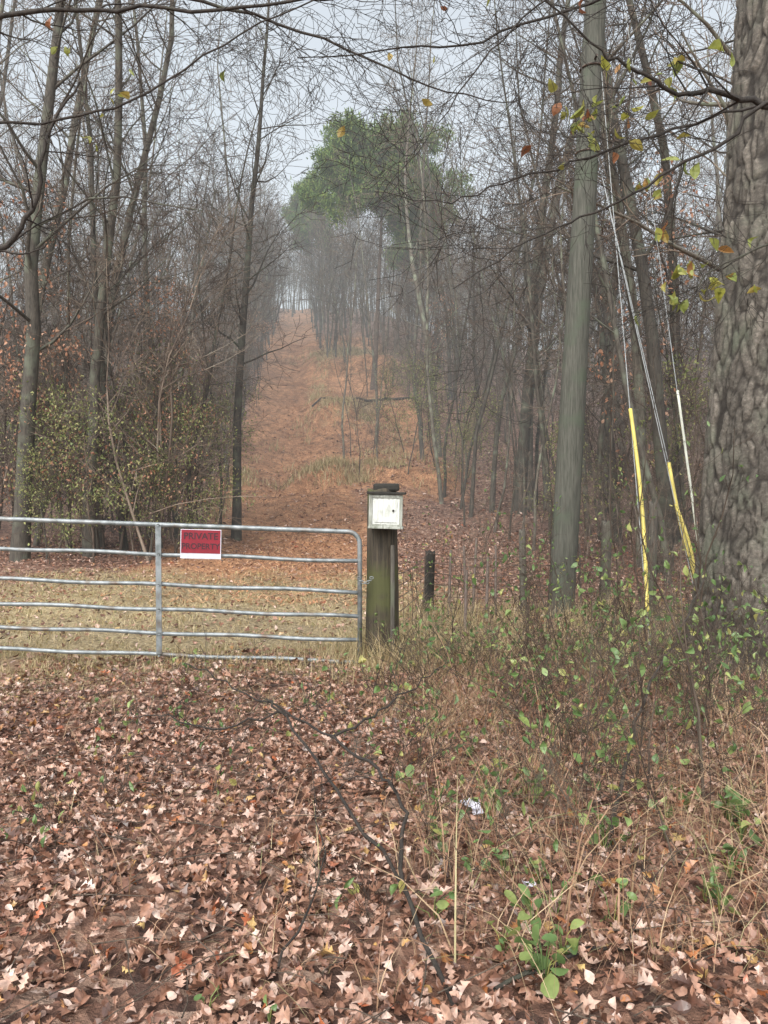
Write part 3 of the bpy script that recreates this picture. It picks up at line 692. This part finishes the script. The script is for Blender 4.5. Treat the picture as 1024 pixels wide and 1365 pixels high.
# ---------------------------------------------------------------- foreground fallen branch
T=[Tubes(),Tubes()];tips=[]
PF=dict(PN);PF['nc']=[5,3,2];PF['len']=[.5,.3,.15]
limb(T,[(.24,2.3,.0),(.076,2.8,.14),(.082,3.0,.327),(-.037,3.2,.43),(-.246,3.5,.473),(-.508,3.8,.506),(-.87,4.2,.555),(-1.146,4.4,.61)],.0095,.003,PF,tips,8,.28,.3)
limb(T,[(.076,2.8,.13),(-.19,3.2,.336),(-.476,3.7,.5),(-.6,3.9,.54)],.008,.005,PF,tips,3,.25,.3)
limb(T,[(-.246,3.5,.473),(-.05,3.55,.56),(.1,3.6,.66),(.27,3.6,.775)],.007,.002,PF,tips,3,.2,.3)
limb(T,[(-.508,3.8,.506),(-.8,3.8,.42),(-1.1,3.9,.45),(-1.3,4.0,.42)],.006,.002,PF,tips,3,.2,.3)
limb(T,[(.35,2.4,.02),(.7,2.55,.06),(1.2,2.6,.03),(1.6,2.7,.08)],.008,.003,PF,tips,4,.25,.3)
limb(T,[(-.35,2.5,.03),(-.25,3.0,.1),(-.32,3.5,.2)],.005,.002,PF,tips,3,.2,.3)
e=empty('fallen_branch'); mk_obj('stem',join2(T).mesh('stem'),M_dark,e)

# ---------------------------------------------------------------- brush on the right
T=[Tubes(),Tubes()];tips=[]
PW=dict(segs=[7,5,4,3],gn=[.11,.16,.2,.2],up=[.02,.03,.0,.0],sides=[5,4,3,3],rmin=.0012,max=2,nc=[7,4,2],st=[.3,.2,.2],ang=[(25,65),(25,60),(25,50)],len=[.34,.18,.1],rr=[.55,.55,.6],flare=0)
random.seed(41)
def wst(x,y,h,r_,lean):
    grow(T,Vector((x,y,gzf(x,y)-.03)),Vector((lean[0],lean[1],1)),h,r_,0,PW,tips)
for _ in range(260):
    x=random.uniform(.2,3.2); y=random.uniform(2.6,7.3)
    if x>.48*y+.4: continue
    if x<.6 and random.random()<.5: continue
    wst(x,y,random.uniform(.3,1.1)*(1.15 if x>.2*y else .7),random.uniform(.0015,.004),(random.uniform(-.7,.6),random.uniform(-.4,.4)))
for _ in range(50):
    x=random.uniform(.3,4.5); y=random.uniform(7.4,10)
    wst(x,y,random.uniform(.5,1.5),random.uniform(.003,.006),(random.uniform(-.4,.4),random.uniform(-.3,.3)))
for _ in range(18):
    x=random.uniform(-1.6,.2); y=random.uniform(2.4,6)
    wst(x,y,random.uniform(.15,.4),random.uniform(.0015,.0025),(random.uniform(-.8,.8),random.uniform(-.4,.4)))
for (x,y,h,r_,l) in [(1.60,3.8,1.75,.010,(.05,.0)),(1.42,4.3,1.5,.008,(-.1,0)),(1.25,3.6,1.0,.006,(.05,0)),(2.3,5.6,2.2,.011,(-.05,0)),(2.1,5,1.6,.008,(.1,0)),(1.9,5.5,1.5,.008,(-.12,0)),(1.05,6.2,1.1,.007,(.1,0)),(2.7,6.6,2.6,.012,(-.03,0)),(1.75,4.2,1.9,.007,(.12,0)),(2.5,7.2,2.4,.012,(-.2,0)),(.6,6.9,1.1,.006,(.1,0)),(2.0,7.4,2.2,.009,(.1,0)),(1.6,6.9,1.7,.006,(-.2,0)),(1.3,7.2,1.5,.006,(.15,0)),(3.0,8.5,3,.012,(-.1,0)),(2.6,8.8,3.2,.010,(.1,0)),(1.8,8.6,1.8,.007,(.1,0)),(2.2,9.2,2.0,.007,(-.1,0)),(3.3,8.3,2.2,.008,(.1,0)),(1.2,3.1,1.1,.005,(-.2,0)),(1.0,3.9,1.2,.005,(.2,0))]:
    wst(x,y,h,r_,l)
bt=empty('brush_thicket')
mk_obj('stems',join2(T).mesh('stems'),M_twig,bt)
tp=np.array([tuple(q) for q in tips]); tp=tp[rng.uniform(0,1,len(tp))<.15]
V,F=place_leaves(tp,rng.uniform(.022,.065,len(tp)),T_ov,False); mk_obj('leaves',mk_mesh('leaves',V,[F]),M_fresh,bt)
T=[Tubes(),Tubes()];tips=[]
limb(T,[(1.0,3.4,.02),(1.25,3.9,.22),(1.5,4.4,.42),(1.95,5.0,.72),(2.3,5.5,.98)],.012,.005,PF,tips,4,.3,.4)
mk_obj('dead_limb',T[0].mesh('dead_limb'),M_dark)

def broad(name,x,y,n,s):
    e=empty(name); T=Tubes(); P=[]
    for i in range(n):
        a=random.uniform(0,6.28); h=random.uniform(.05,.2)*s; rr=random.uniform(.02,.12)*s
        tip=(x+rr*math.cos(a),y+rr*math.sin(a),gzf(x,y)+h)
        T.add([(x,y,gzf(x,y)-.01),(x+rr*.4*math.cos(a),y+rr*.4*math.sin(a),gzf(x,y)+h*.7),tip],[.002,.002,.0015],4); P.append(tip)
    mk_obj('stalks',T.mesh('stalks'),M_fresh,e)
    V,F=place_leaves(np.array(P),rng.uniform(.045,.085,len(P))*s,T_ovw,True,.6,.7); mk_obj('leaves',mk_mesh('leaves',V,[F],True),M_fresh,e)
broad('green_plant',.52,2.45,18,.95); broad('green_plant',.60,2.55,8,.7); broad('green_plant',1.6,3.4,9,.9); broad('green_plant',-.55,2.35,5,.4); broad('green_plant',-.35,2.3,4,.4)
for _ in range(46):
    y=random.uniform(2.6,6.3); x=random.uniform(.15,.47*y); broad('green_plant',x,y,random.randint(5,12),random.uniform(.5,1.0))

V,F=place_leaves(np.array([[.42,3.69,.07],[.45,3.66,.065],[.56,2.95,.06]]),np.array([.12,.09,.06]),T_ovw,True,.2)
mk_obj('paper_scrap',mk_mesh('paper_scrap',V,[F]),M_white)
T=Tubes(); T.add([(x_,43+.2*math.sin(x_*2),gzf(x_,43)+.1+.05*math.sin(x_*3)) for x_ in np.linspace(-4.0,1.6,12)],np.linspace(.05,.08,12),8,True)
mk_obj('fallen_log',T.mesh('fallen_log'),M_dark)

# ---------------------------------------------------------------- mist: haze volume that absorbs and glows, the emission standing in for scattered skylight
DEN=.0047; FOG_GLOW=(.55,.575,.58)
m=bpy.data.materials.new('glowing_mist_air'); m.use_nodes=True; nt=m.node_tree; nt.nodes.clear()
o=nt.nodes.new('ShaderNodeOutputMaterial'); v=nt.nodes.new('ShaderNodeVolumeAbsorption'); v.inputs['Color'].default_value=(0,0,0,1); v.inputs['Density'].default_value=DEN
em=nt.nodes.new('ShaderNodeEmission'); em.inputs['Color'].default_value=FOG_GLOW+(1,); em.inputs['Strength'].default_value=DEN
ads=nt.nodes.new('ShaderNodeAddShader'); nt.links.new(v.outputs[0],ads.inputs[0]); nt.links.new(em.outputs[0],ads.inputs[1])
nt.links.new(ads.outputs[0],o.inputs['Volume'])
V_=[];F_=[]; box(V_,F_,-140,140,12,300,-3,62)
mk_obj('glowing_mist',mk_mesh('glowing_mist',V_[0],[F_[0]]),m)

# ---------------------------------------------------------------- light, sky
w=bpy.data.worlds.new("World"); scn.world=w; w.use_nodes=True; nt=w.node_tree
bg=nt.nodes['Background']; sk=nt.nodes.new('ShaderNodeTexSky'); sk.sky_type='NISHITA'; sk.sun_disc=False
sk.sun_elevation=math.radians(48); sk.sun_rotation=math.radians(200); sk.dust_density=4; sk.air_density=1; sk.ozone_density=1
hs=nt.nodes.new('ShaderNodeHueSaturation'); hs.inputs['Saturation'].default_value=.28; hs.inputs['Value'].default_value=2.8
nt.links.new(sk.outputs[0],hs.inputs['Color'])
nt.links.new(mixc(nt,1.0,hs.outputs[0],(.96,1.0,1.0),'MULTIPLY'),bg.inputs['Color']); bg.inputs['Strength'].default_value=.14
sd=bpy.data.lights.new('sun','SUN'); sd.energy=.9; sd.angle=math.radians(50); sd.color=(1,.96,.9)
so=bpy.data.objects.new('sun',sd); col.objects.link(so); so.rotation_euler=(math.radians(42),0,math.radians(-20))

cam=bpy.data.cameras.new('camera'); co=bpy.data.objects.new('camera',cam); col.objects.link(co)
cam.sensor_fit='VERTICAL'; cam.sensor_height=36; cam.lens=27.03; cam.clip_end=1500; cam.clip_start=.05
co.location=(0,0,1.6); co.rotation_euler=(math.radians(90-1.54),0,0)
scn.camera=co
scn.view_settings.view_transform='Standard'; scn.view_settings.look='None'; scn.view_settings.exposure=0
